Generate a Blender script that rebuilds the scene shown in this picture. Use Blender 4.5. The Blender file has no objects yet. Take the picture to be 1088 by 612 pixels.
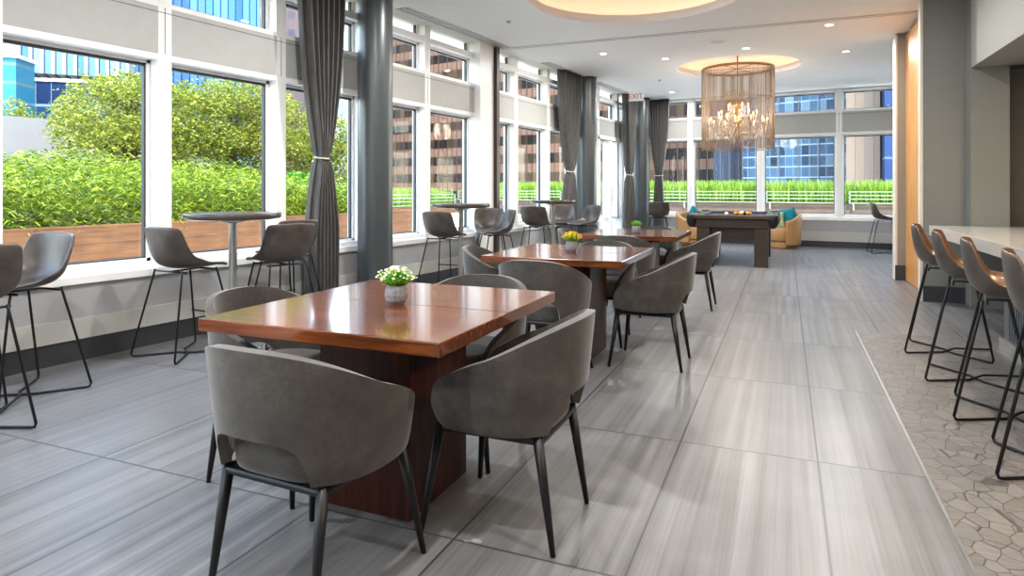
import bpy, bmesh, math, random
from math import sin, cos, pi, radians
from mathutils import Vector, Matrix

C = bpy.context.scene.collection
D = bpy.data
A0 = radians(6.4)                      # floor tiles, tables and bar are turned 6.4 degrees from the window wall
CH = 3.28                              # ceiling height


def T(x, y, z=0.0):
    return Vector((x * cos(A0) - y * sin(A0), x * sin(A0) + y * cos(A0), z))


# ------------------------------------------------------------------ materials
def srgb(h):
    v = [int(h[i:i + 2], 16) / 255 for i in (0, 2, 4)]
    return tuple((c / 12.92 if c <= .04045 else ((c + .055) / 1.055) ** 2.4) for c in v) + (1,)


class NT:
    def __init__(s, name):
        s.m = D.materials.new(name); s.m.use_nodes = True
        s.t = s.m.node_tree; s.n = s.t.nodes; s.l = s.t.links
        s.b = s.n['Principled BSDF']; s.out = s.n['Material Output']

    def new(s, t, **k):
        x = s.n.new(t)
        for a, b in k.items(): setattr(x, a, b)
        return x

    def link(s, a, b): s.l.new(a, b)

    def val(s, sock, v):
        if hasattr(v, 'links') or isinstance(v, bpy.types.NodeSocket): s.l.new(v, sock)
        else: sock.default_value = v

    def math(s, op, a, b=0.0, c=0.0):
        x = s.new('ShaderNodeMath', operation=op)
        s.val(x.inputs[0], a); s.val(x.inputs[1], b); s.val(x.inputs[2], c)
        return x.outputs[0]

    def mix(s, f, a, b, mode='MIX'):
        x = s.new('ShaderNodeMix', data_type='RGBA', blend_type=mode)
        s.val(x.inputs[0], f); s.val(x.inputs[6], a); s.val(x.inputs[7], b)
        return x.outputs[2]

    def coord(s, which='Object', scale=None, rot=None):
        c = s.new('ShaderNodeTexCoord').outputs[which]
        if scale or rot:
            mp = s.new('ShaderNodeMapping'); s.link(c, mp.inputs[0])
            if scale: mp.inputs['Scale'].default_value = scale
            if rot: mp.inputs['Rotation'].default_value = rot
            c = mp.outputs[0]
        return c

    def noise(s, vec, scale=5, detail=3, rough=.5, out='Fac', dim='3D'):
        x = s.new('ShaderNodeTexNoise', noise_dimensions=dim)
        s.link(vec, x.inputs['Vector']); x.inputs['Scale'].default_value = scale
        x.inputs['Detail'].default_value = detail; x.inputs['Roughness'].default_value = rough
        return x.outputs[out]

    def ramp(s, fac, stops):
        r = s.new('ShaderNodeValToRGB'); e = r.color_ramp.elements
        while len(e) < len(stops): e.new(.5)
        for k, (p, c) in enumerate(stops): e[k].position = p; e[k].color = c
        s.link(fac, r.inputs[0]); return r.outputs[0]

    def bump(s, h, strength=.2, dist=.01):
        b = s.new('ShaderNodeBump'); b.inputs['Strength'].default_value = strength
        b.inputs['Distance'].default_value = dist; s.link(h, b.inputs['Height'])
        s.link(b.outputs[0], s.b.inputs['Normal'])

    def set(s, **k):
        for a, v in k.items():
            s.val(s.b.inputs[a.replace('_', ' ')], v)
        return s


def plain(name, hexc, rough=.6, metal=0, var=.06, scale=8, spec=.5, coat=0):
    m = NT(name); c = srgb(hexc)
    n = m.noise(m.coord(), scale, 3)
    lo = tuple(x * (1 - var) for x in c[:3]) + (1,); hi = tuple(min(1, x * (1 + var)) for x in c[:3]) + (1,)
    m.set(Base_Color=m.ramp(n, [(.3, lo), (.7, hi)]), Roughness=rough, Metallic=metal)
    m.b.inputs['Specular IOR Level'].default_value = spec
    m.b.inputs['Coat Weight'].default_value = coat
    return m.m


def emis(name, hexc, strength):
    m = NT(name)
    m.b.inputs['Base Color'].default_value = srgb(hexc)
    m.b.inputs['Emission Color'].default_value = srgb(hexc)
    m.b.inputs['Emission Strength'].default_value = strength
    return m.m


M = {}
M['white'] = plain('white_paint', 'eeeeec', .5, var=.02)
M['frame'] = plain('window_frame_white', 'f0f0ee', .35, var=.02)
M['ceil'] = plain('ceiling_white', 'f4f4f2', .85, var=.01)
M['spandrel'] = plain('spandrel_grey', 'b4b4b1', .5, var=.03)
M['sillgrey'] = plain('sill_panel_grey', 'a0a0a2', .5, var=.03)
M['band'] = plain('heater_band', 'b5b4b0', .5, var=.03)
M['base'] = plain('baseboard_dark', '333438', .45, var=.08)
M['gasket'] = plain('gasket', '33383a', .5)
M['wallgrey'] = plain('wall_grey', '747571', .6, var=.03)
M['bulk'] = plain('bulkhead_grey', '8f908c', .6, var=.02)
M['darkwall'] = plain('dark_wall', '4c4744', .6, var=.08)
M['pier'] = plain('pier_taupe', '8a8378', .6, var=.03)
M['trimwhite'] = plain('trim_cream', 'cdc6ba', .5, var=.02)
M['column'] = plain('column_grey', '3e4345', .32, var=.08, scale=2, spec=.6)
M['darkbrown'] = plain('dark_brown_metal', '3a2a22', .4)
M['steel'] = plain('brushed_steel', 'b9bab8', .3, metal=.9, var=.08)
M['black'] = plain('black_metal', '17171a', .4, metal=.3, var=.1)
M['rod'] = plain('black_rod', '1c1c1e', .35, metal=.5)
M['bartop'] = plain('bar_table_top', '4a4039', .22, var=.12, scale=5)
M['counter'] = plain('counter_quartz', 'bdbbb6', .12, var=.05, scale=60)
M['ribbed'] = plain('bar_front', '52545a', .55, var=.06)
M['pot'] = plain('stone_pot', '7d7d82', .75, var=.2, scale=60)
M['teal'] = plain('teal_fabric', '0f7f8e', .85, var=.15, scale=30)
M['palegreen'] = plain('pale_green_fabric', 'b9cfa6', .85, var=.1)
M['tan'] = plain('tan_leather', 'b98c58', .45, var=.06)
M['felt'] = plain('navy_felt', '2b3045', .9, var=.06, scale=40)
M['poolwood'] = plain('pool_table_wood', '33261c', .35, var=.2, scale=6)
M['poolrail'] = plain('pool_rail', '3d2f24', .22, var=.15, scale=6)
M['brass'] = plain('bronze', '8b6a42', .3, metal=.9)
M['speaker'] = plain('speaker_grille', 'dcdcd8', .7)
M['vent'] = plain('vent_metal', 'cfcfcc', .5)
M['ventdark'] = plain('vent_dark', '4a4a4a', .8)
M['signred'] = plain('sign_red', 'd34b4b', .5)
M['soil'] = plain('soil', '3b2a1c', .95, var=.3)
M['paver'] = plain('terrace_concrete', 'c9c4ba', .8, var=.08, scale=1.5)
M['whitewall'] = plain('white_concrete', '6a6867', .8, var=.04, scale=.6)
M['railing'] = plain('railing_white', '6e7c69', .45, var=.02)
M['trunk'] = plain('bark', '5c4a37', .9, var=.3, scale=20)
M['flower_white'] = plain('flower_white', 'f1f2d4', .7, var=.1, scale=40)
M['flower_yellow'] = plain('flower_yellow', 'f2c21c', .7, var=.2, scale=40)
M['flower_orange'] = plain('flower_orange', 'ef8d22', .7, var=.2, scale=40)
M['ball_white'] = plain('ball_white', 'f1ece0', .1, var=.01)
M['ball_orange'] = plain('ball_orange', 'ee7a24', .1, var=.01)
M['ball_yellow'] = plain('ball_yellow', 'eec32a', .1, var=.01)
M['ball_red'] = plain('ball_red', 'b52a25', .1, var=.01)
M['ball_black'] = plain('ball_black', '141414', .1, var=.01)
M['lampwarm'] = emis('lamp_warm', 'ffd9a8', 14)
M['bulb'] = emis('candle_bulb', 'ffb868', 6)
M['led'] = emis('led_strip', 'ffcba2', 1.7)


def dim(c, k): return tuple(x * k for x in c[:3]) + (1,)


def leafmat(name, cols, rough=.5, trans=.35):
    m = NT(name)
    gi = m.new('ShaderNodeNewGeometry').outputs['Random Per Island']
    col = m.ramp(gi, [(i / (len(cols) - 1), dim(srgb(c), (.6 if name == 'bamboo_leaves' else .74) if name != 'pot_leaves' else 1)) for i, c in enumerate(cols)])
    m.set(Base_Color=col, Roughness=rough)
    tr = m.new('ShaderNodeBsdfTranslucent'); m.link(col, tr.inputs[0])
    mx = m.new('ShaderNodeMixShader'); mx.inputs[0].default_value = trans
    m.link(m.b.outputs[0], mx.inputs[1]); m.link(tr.outputs[0], mx.inputs[2]); m.link(mx.outputs[0], m.out.inputs[0])
    return m.m


M['bamboo'] = leafmat('bamboo_leaves', ['375404', '6a900c', '9bb716', 'c2ce3a'])
M['turf'] = leafmat('tall_grass', ['3f680c', '648f14', '85ac22', 'a2bb3c'])
M['tree'] = leafmat('tree_leaves', ['445a13', '6b7c1a', '8e9724', 'aaa834'])
M['hedge'] = leafmat('shrub_leaves', ['2f6a18', '4f9020', '7ebc2f'])
M['potleaf'] = leafmat('pot_leaves', ['4f9a2c', '7cc23e', 'a4d95c'])

# glass: thin pane
g = NT('window_glass')
tb = g.new('ShaderNodeBsdfTransparent'); tb.inputs[0].default_value = (.97, .985, .98, 1)
gl = g.new('ShaderNodeBsdfGlossy'); gl.inputs['Roughness'].default_value = 0.0
fr = g.new('ShaderNodeLayerWeight'); fr.inputs[0].default_value = .5
ff = g.math('ADD', g.math('MULTIPLY', g.math('POWER', fr.outputs['Facing'], 4.0), .22), .012)
mx = g.new('ShaderNodeMixShader'); g.link(ff, mx.inputs[0])
g.link(tb.outputs[0], mx.inputs[1]); g.link(gl.outputs[0], mx.inputs[2]); g.link(mx.outputs[0], g.out.inputs[0])
M['glass'] = g.m

# large streaked porcelain floor tiles 0.6 x 1.2 with dark joints (object frame = tile frame)
f = NT('floor_tiles')
sp = f.new('ShaderNodeSeparateXYZ'); f.link(f.coord(), sp.inputs[0])
tx = f.math('DIVIDE', f.math('SUBTRACT', sp.outputs[0], .1349), .6)
ty = f.math('DIVIDE', f.math('SUBTRACT', sp.outputs[1], 2.02), 1.2)
fx, fy = f.math('FLOOR', tx), f.math('FLOOR', ty)
ux, uy = f.math('SUBTRACT', tx, fx), f.math('SUBTRACT', ty, fy)
ex = f.math('MULTIPLY', f.math('MINIMUM', ux, f.math('SUBTRACT', 1.0, ux)), .6)
ey = f.math('MULTIPLY', f.math('MINIMUM', uy, f.math('SUBTRACT', 1.0, uy)), 1.2)
joint = f.math('LESS_THAN', f.math('MINIMUM', ex, ey), .0048)
cid = f.new('ShaderNodeCombineXYZ'); f.link(fx, cid.inputs[0]); f.link(fy, cid.inputs[1])
wn = f.new('ShaderNodeTexWhiteNoise', noise_dimensions='3D'); f.link(cid.outputs[0], wn.inputs[0])
sv = f.new('ShaderNodeCombineXYZ')
f.link(f.math('ADD', f.math('MULTIPLY', sp.outputs[0], 19.0), f.math('MULTIPLY', wn.outputs[0], 40.0)), sv.inputs[0])
f.link(f.math('ADD', f.math('MULTIPLY', sp.outputs[1], .22), f.math('MULTIPLY', wn.outputs[0], 9.0)), sv.inputs[1])
s1 = f.noise(sv.outputs[0], 1.0, 6, .62)
s2 = f.noise(sv.outputs[0], 7.0, 3, .6)
s3 = f.noise(f.coord(), 2.2, 4, .6)
st = f.math('ADD', f.math('MULTIPLY', s1, .6), f.math('ADD', f.math('MULTIPLY', s2, .22), f.math('MULTIPLY', s3, .18)))
tone = f.ramp(st, [(.34, srgb('4a4a4a')), (.46, srgb('646464')), (.56, srgb('747476')), (.70, srgb('89898b'))])
tone = f.mix(f.math('MULTIPLY', wn.outputs[0], .16), tone, srgb('656466'))
f.set(Base_Color=f.mix(joint, tone, srgb('3d3c3c')), Roughness=f.math('ADD', f.math('MULTIPLY', s2, .12), .29))
f.b.inputs['Specular IOR Level'].default_value = .5
f.bump(f.math('SUBTRACT', 1.0, joint), .5, .002)
M['tile'] = f.m

# irregular stone mosaic
f = NT('stone_mosaic')
co = f.coord(scale=(1, .8, 1))
vo = f.new('ShaderNodeTexVoronoi', feature='DISTANCE_TO_EDGE'); vo.inputs['Scale'].default_value = 12.5; f.link(co, vo.inputs[0])
vc = f.new('ShaderNodeTexVoronoi', feature='F1'); vc.inputs['Scale'].default_value = 12.5; f.link(co, vc.inputs[0])
bw = f.new('ShaderNodeSeparateColor'); f.link(vc.outputs['Color'], bw.inputs[0])
tone = f.ramp(bw.outputs[0], [(0, srgb('5a5754')), (.5, srgb('66625f')), (1, srgb('716d6a'))])
tone = f.mix(.35, tone, f.ramp(f.noise(f.coord(scale=(2, 14, 1)), 5, 4), [(.3, srgb('64615e')), (.7, srgb('8d8985'))]))
jm = f.math('LESS_THAN', vo.outputs['Distance'], .022)
f.set(Base_Color=f.mix(jm, tone, srgb('45413f')), Roughness=.42)
f.bump(f.math('SUBTRACT', 1.0, jm), .4, .002)
M['mosaic'] = f.m


def wood(name, a, b, c, scale, rough=.3, coat=0, plank=None, axis='x'):
    m = NT(name)
    sc = (1.2, 14, 14) if axis == 'x' else ((14, 1.2, 14) if axis == 'y' else (14, 14, 1.2))
    co = m.coord(scale=sc)
    n1 = m.noise(co, scale, 5, .6); n2 = m.noise(m.coord(), 2.5, 3)
    t = m.math('ADD', m.math('MULTIPLY', n1, .7), m.math('MULTIPLY', n2, .3))
    col = m.ramp(t, [(.36, srgb(a)), (.5, srgb(b)), (.64, srgb(c))])
    if plank:
        s = m.new('ShaderNodeSeparateXYZ'); m.link(m.coord(), s.inputs[0])
        q = m.math('DIVIDE', s.outputs[plank[0]], plank[1]); fl = m.math('FLOOR', q); u = m.math('SUBTRACT', q, fl)
        w = m.new('ShaderNodeTexWhiteNoise', noise_dimensions='1D'); m.link(fl, w.inputs['W'])
        col = m.mix(m.math('MULTIPLY', w.outputs[0], .45), col, srgb(a))
        col = m.mix(m.math('LESS_THAN', u, .03), col, srgb('2b1d12'))
    m.set(Base_Color=col, Roughness=rough)
    m.b.inputs['Coat Weight'].default_value = coat; m.b.inputs['Coat Roughness'].default_value = .08
    return m.m


M['tabletop'] = wood('walnut_polished', '42200e', '663314', '844722', 3, .17, .6, axis='x')
M['pedestal'] = wood('walnut_dark', '220d06', '38160b', '4d2111', 3, .5, 0, axis='z'); M['pedestal'].node_tree.nodes['Principled BSDF'].inputs['Specular IOR Level'].default_value = .2
M['wallwood'] = wood('honey_maple', 'b0763c', 'bb8346', 'c69258', 2, .35, .1, axis='z')
M['planterwood'] = wood('planter_boards', '543620', '6f4a2b', '855c37', 2, .7, 0, plank=(2, .19), axis='y')
M['planterbrown'] = wood('planter_boards_brown', '3a2d24', '4c3e31', '5f4e3e', 2, .7, 0, plank=(2, .17), axis='x')

# suede of the dining chairs
f = NT('grey_suede')
n = f.noise(f.coord(), 9, 6, .65); n2 = f.noise(f.coord(), 90, 2)
f.set(Base_Color=f.ramp(f.math('ADD', f.math('MULTIPLY', n, .8), f.math('MULTIPLY', n2, .2)), [(.35, srgb('302c29')), (.52, srgb('403b37')), (.68, srgb('524c46'))]), Roughness=.75)
f.b.inputs['Sheen Weight'].default_value = .35; f.b.inputs['Sheen Roughness'].default_value = .4
f.bump(n2, .12, .002)
M['suede'] = f.m
# stool leather
f = NT('brown_leather')
n = f.noise(f.coord(), 12, 5, .6)
f.set(Base_Color=f.ramp(n, [(.3, srgb('3a3430')), (.7, srgb('504843'))]), Roughness=.36)
f.bump(f.noise(f.coord(), 120, 2), .1, .001)
M['leather'] = f.m
f = NT('leather_warm_light')  # bar stool insides: same leather, warm lamp light put into its colour
n = f.noise(f.coord(), 12, 5, .6)
f.set(Base_Color=f.ramp(n, [(.3, srgb('4e3524')), (.7, srgb('6e4b30'))]), Roughness=.3)
M['leather_lit'] = f.m
# curtain fabric
f = NT('curtain_grey')
n = f.noise(f.coord(scale=(1, 1, .1)), 40, 4)
col = f.ramp(n, [(.3, srgb('3d3b39')), (.7, srgb('54514d'))])
f.set(Base_Color=col, Roughness=.7)
f.b.inputs['Sheen Weight'].default_value = .3
M['curtain'] = f.m
M['bead'] = plain('bead_strand', '6e5a47', .45, metal=.3, var=.15, scale=50)
f = NT('crystal'); f.set(Base_Color=(1, .95, .85, 1), Roughness=.05, Metallic=.0); f.b.inputs['Transmission Weight'].default_value = .6
f.b.inputs['IOR'].default_value = 1.5
M['crystal'] = f.m


def facade(name, bay, floor, wf, frame, wins, mull=None, mw=.05, u0=0, vfrac=.9, rough=.35, metal=0):
    """wall of windows: object x along the face, z up; wf = window share of the floor height, vfrac = share of the bay"""
    m = NT(name); s = m.new('ShaderNodeSeparateXYZ'); m.link(m.coord(), s.inputs[0])
    qx = m.math('DIVIDE', m.math('ADD', s.outputs[0], 500 + u0), bay); qz = m.math('DIVIDE', m.math('ADD', s.outputs[2], 300), floor)
    ix, iz = m.math('FLOOR', qx), m.math('FLOOR', qz); u, v = m.math('SUBTRACT', qx, ix), m.math('SUBTRACT', qz, iz)
    c = m.new('ShaderNodeCombineXYZ'); m.link(ix, c.inputs[0]); m.link(iz, c.inputs[1])
    w = m.new('ShaderNodeTexWhiteNoise', noise_dimensions='2D'); m.link(c.outputs[0], w.inputs[0])
    wc = m.ramp(w.outputs[0], [(i / max(1, len(wins) - 1), dim(srgb(x), .48)) for i, x in enumerate(wins)])
    win = m.math('MULTIPLY', m.math('LESS_THAN', v, wf), m.math('LESS_THAN', u, vfrac))
    fc = m.mix(m.math('MULTIPLY', m.noise(m.coord(), .15, 3), .5), dim(srgb(frame), .48), dim(srgb(frame), .36))
    col = m.mix(win, fc, wc)
    if mull: col = m.mix(m.math('GREATER_THAN', u, 1 - mw), col, dim(srgb(mull), .45))
    m.b.inputs['Specular IOR Level'].default_value = .12
    m.set(Base_Color=col, Roughness=m.math('SUBTRACT', .8, m.math('MULTIPLY', win, .8 - rough)), Metallic=m.math('MULTIPLY', win, metal))
    return m.m


M['f_brown'] = facade('office_brown', 1.25, 3.6, .52, '84695a', ['161518', '241f1d', '5a4a3b', '1b1b20', '1f1b1a', '6d573f'], '3b2f2c', .12, vfrac=1)
M['f_stripe'] = facade('tower_striped', .9, 40, .97, 'b4b8c0', ['6ba3d0', '4379b4', '86abc9'], '17233a', .12, vfrac=.55)
M['f_blue'] = facade('tower_blue', 1.0, 60, .99, '7ba3c8', ['4f88be', '6c9cc8', '3f72ac'], '244b7c', .16, vfrac=.9)
M['f_navy'] = facade('podium_navy', 1.3, 2.6, .9, '7e94ad', ['152a50', '1c375f', '264771'], '6f8498', .06, vfrac=1)
M['f_teal'] = facade('low_teal', 2.4, 1.6, .85, '6c8f98', ['226f90', '34829f'], '1f5572', .04, vfrac=1)
M['f_beige'] = facade('tower_beige', 1.7, 3.2, .45, 'cdc8c2', ['8b94a0', '7b8590'], None, vfrac=.5)
M['f_pink'] = facade('tower_pink', 2.6, 3.4, .42, '9c8886', ['706c78', '867b80'], None, vfrac=.55)
M['f_grey'] = facade('tower_grey', 2.0, 3.6, .6, 'b9c0c6', ['5c86b4', '86aed4', '4a6f9c'], None, vfrac=.6)
M['f_slate'] = facade('office_slate', 1.05, 3.4, .8, '3d434e', ['2a3140', '344057', '2c3546'], '59616f', .08, vfrac=1)
M['f_glass'] = facade('office_glass', .85, 1.15, .88, '8fa5bb', ['1d3048', '2c4763', '34526f', '466a88', '1a2b42', '6d8ba0'], '7f93a6', .07, vfrac=1)
M['f_panel'] = facade('concrete_panel', .8, 50, .99, '86776c', ['8a7a6e', '918276', '7f7065'], '65584f', .05, vfrac=1, rough=.8)
M['f_bluepanel'] = facade('blue_panel', 9, 9.5, .98, '5a78a6', ['203c6c', '244272'], None, vfrac=1)


# ------------------------------------------------------------------ mesh builder
class MB:
    def __init__(s): s.bm = bmesh.new(); s.mi = 0

    def _setmi(s, faces):
        for fc in faces: fc.material_index = s.mi

    def box(s, x0, x1, y0, y1, z0, z1, bevel=0, mat=None):
        vs = [s.bm.verts.new((x, y, z)) for z in (z0, z1) for y in (y0, y1) for x in (x0, x1)]
        idx = [(0, 2, 3, 1), (4, 5, 7, 6), (0, 1, 5, 4), (2, 6, 7, 3), (0, 4, 6, 2), (1, 3, 7, 5)]
        fs = [s.bm.faces.new([vs[i] for i in q]) for q in idx]
        s._setmi(fs)
        if mat is not None: bmesh.ops.transform(s.bm, matrix=mat, verts=vs)
        if bevel:
            es = list({e for fc in fs for e in fc.edges})
            bmesh.ops.bevel(s.bm, geom=es, offset=bevel, segments=2, affect='EDGES', profile=.5)
        return s

    def prism(s, pts, z0, z1):
        a = [s.bm.verts.new((x, y, z0)) for x, y in pts]; b = [s.bm.verts.new((x, y, z1)) for x, y in pts]
        n = len(pts)
        fs = [s.bm.faces.new(a[::-1]), s.bm.faces.new(b)]
        fs += [s.bm.faces.new((a[i], a[(i + 1) % n], b[(i + 1) % n], b[i])) for i in range(n)]
        s._setmi(fs); return s

    def tube(s, pts, r, seg=8, cap=True):
        pts = [Vector(p) for p in pts]; n = len(pts)
        rs = r if isinstance(r, (list, tuple)) else [r] * n
        rings = []; up = None
        for i, p in enumerate(pts):
            d = (pts[min(i + 1, n - 1)] - pts[max(i - 1, 0)]).normalized()
            if up is None:
                up = Vector((0, 0, 1)) if abs(d.z) < .9 else Vector((1, 0, 0))
            a = d.cross(up).normalized(); b = a.cross(d).normalized(); up = b
            rings.append([s.bm.verts.new(p + (a * cos(2 * pi * k / seg) + b * sin(2 * pi * k / seg)) * rs[i]) for k in range(seg)])
        fs = []
        for i in range(n - 1):
            for k in range(seg):
                fs.append(s.bm.faces.new((rings[i][k], rings[i][(k + 1) % seg], rings[i + 1][(k + 1) % seg], rings[i + 1][k])))
        if cap: fs += [s.bm.faces.new(rings[0][::-1]), s.bm.faces.new(rings[-1])]
        for fc in fs: fc.smooth = True
        s._setmi(fs); return s

    def lathe(s, prof, seg=32, c=(0, 0, 0)):
        rings = []
        for r, z in prof:
            if r < 1e-5: rings.append([s.bm.verts.new((c[0], c[1], c[2] + z))])
            else: rings.append([s.bm.verts.new((c[0] + r * cos(2 * pi * k / seg), c[1] + r * sin(2 * pi * k / seg), c[2] + z)) for k in range(seg)])
        fs = []
        for a, b in zip(rings, rings[1:]):
            for k in range(seg):
                k2 = (k + 1) % seg
                if len(a) == 1 and len(b) == 1: continue
                if len(a) == 1: q = (a[0], b[k2], b[k])
                elif len(b) == 1: q = (a[k], a[k2], b[0])
                else: q = (a[k], a[k2], b[k2], b[k])
                fs.append(s.bm.faces.new(q))
        for fc in fs: fc.smooth = True
        s._setmi(fs); return s

    def grid(s, P, closed=False, smooth=True):
        rows = [[s.bm.verts.new(p) for p in row] for row in P]
        fs = []
        for i in range(len(rows) - 1):
            m = len(rows[i])
            for k in range(m if closed else m - 1):
                fs.append(s.bm.faces.new((rows[i][k], rows[i][(k + 1) % m], rows[i + 1][(k + 1) % m], rows[i + 1][k])))
        for fc in fs: fc.smooth = smooth
        s._setmi(fs); return s

    def ball(s, c, r, sub=2, sc=(1, 1, 1)):
        q = bmesh.ops.create_icosphere(s.bm, subdivisions=sub, radius=r, matrix=Matrix.Translation(c) @ Matrix.Diagonal((*sc, 1)))
        for v in q['verts']:
            for fc in v.link_faces: fc.smooth = True; fc.material_index = s.mi
        return s

    def build(s, name, mats, parent=None, recalc=True):
        if recalc: bmesh.ops.recalc_face_normals(s.bm, faces=s.bm.faces)
        me = D.meshes.new(name); s.bm.to_mesh(me); s.bm.free()
        for m in (mats if isinstance(mats, (list, tuple)) else [mats]): me.materials.append(m)
        o = D.objects.new(name, me); C.objects.link(o)
        if parent: o.parent = parent
        return o


def raw(name, verts, faces, mats, parent=None, mi=None, smooth=False):
    me = D.meshes.new(name); me.from_pydata(verts, [], faces); me.update()
    for m in (mats if isinstance(mats, (list, tuple)) else [mats]): me.materials.append(m)
    if mi: me.polygons.foreach_set('material_index', mi)
    if smooth: me.polygons.foreach_set('use_smooth', [True] * len(me.polygons))
    o = D.objects.new(name, me); C.objects.link(o)
    if parent: o.parent = parent
    return o


def mod(o, kind, **k):
    m = o.modifiers.new(kind, kind)
    for a, b in k.items(): setattr(m, a, b)
    return o


def empty(name, loc=(0, 0, 0), rz=0):
    o = D.objects.new(name, None); C.objects.link(o); o.empty_display_size = .1
    o.location = loc; o.rotation_euler = (0, 0, rz); return o


def tag(o, label=None, cat=None, group=None, kind=None):
    if label: o['label'] = label
    if cat: o['category'] = cat
    if group: o['group'] = group
    if kind: o['kind'] = kind
    return o


def struct(o): o['kind'] = 'structure'; return o


def dup(root, loc, rz, label=None):
    def cp(o, par):
        c = o.copy(); C.objects.link(c)
        if par: c.parent = par
        for ch in kids.get(o.name, []): cp(ch, c)
        return c
    kids = {}
    for o in D.objects:
        if o.parent: kids.setdefault(o.parent.name, []).append(o)
    r = cp(root, None); r.location = loc; r.rotation_euler = (0, 0, rz)
    if label: r['label'] = label
    return r


# ================================================================== SETTING
WX = -4.95                              # inner face of the window wall
BY = 15.08                              # inner face of the far wall
fl = MB().box(-6.2, 6.2, -4.2, 16.2, -.12, 0).build('floor', M['tile']); fl.rotation_euler = (0, 0, A0); struct(fl)
mo = MB().box(.56, 2.4, -1.5, 6.28, .0005, .004).build('floor_mosaic', M['mosaic']); mo.rotation_euler = (0, 0, A0); struct(mo)
q = MB().box(.548, .56, -1.5, 6.28, 0, .006).box(1.354, 1.366, 6.28, 8.22, 0, .005)
o = q.build('trim_1', M['steel']); o.rotation_euler = (0, 0, A0); struct(o)

# ceiling with two round openings
coves = [(-2.25, 6.75, 1.15), (-2.05, 11.55, 1.0)]
bm = bmesh.new()
vs = [bm.verts.new(p) for p in ((-5.4, -3.7, CH), (6.4, -3.7, CH), (6.4, BY + .4, CH), (-5.4, BY + .4, CH))]
es = [bm.edges.new((vs[i], vs[(i + 1) % 4])) for i in range(4)]
for cx, cy, r in coves:
    ring = [bm.verts.new((cx + r * cos(2 * pi * k / 96), cy + r * sin(2 * pi * k / 96), CH)) for k in range(96)]
    es += [bm.edges.new((ring[i], ring[(i + 1) % 96])) for i in range(96)]
bmesh.ops.triangle_fill(bm, edges=es, use_beauty=True)
me = D.meshes.new('ceiling'); bm.to_mesh(me); bm.free(); me.materials.append(M['ceil'])
ce = D.objects.new('ceiling', me); C.objects.link(ce); struct(ce)
for i, (cx, cy, r) in enumerate(coves):
    b = MB().lathe([(r, 0), (r, .1), (r + .025, .1), (r + .025, .012), (r + .26, .012), (r + .26, .34), (0, .34)], 96, (cx, cy, CH))
    o = b.build('ceiling_recess', M['ceil'], recalc=False); struct(o)
    o = MB().lathe([(r + .10, .02), (r + .16, .02), (r + .16, .045), (r + .10, .045), (r + .10, .02)], 96, (cx, cy, CH)).build('led_strip', M['led'])
    tag(o, ['warm light strip hidden in the rim of the nearer round ceiling recess', 'warm light strip in the rim of the ceiling recess above the chandelier'][i], 'light strip', 'cove light strips')
# dark slot across the ceiling
o = MB().box(-3.82, 1.5, 8.80, 8.83, CH - .006, CH + .01).box(-3.82, 1.5, 8.89, 8.91, CH - .004, CH + .01).build('trim_2', M['spandrel']); o.rotation_euler = (0, 0, A0); struct(o)


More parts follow.
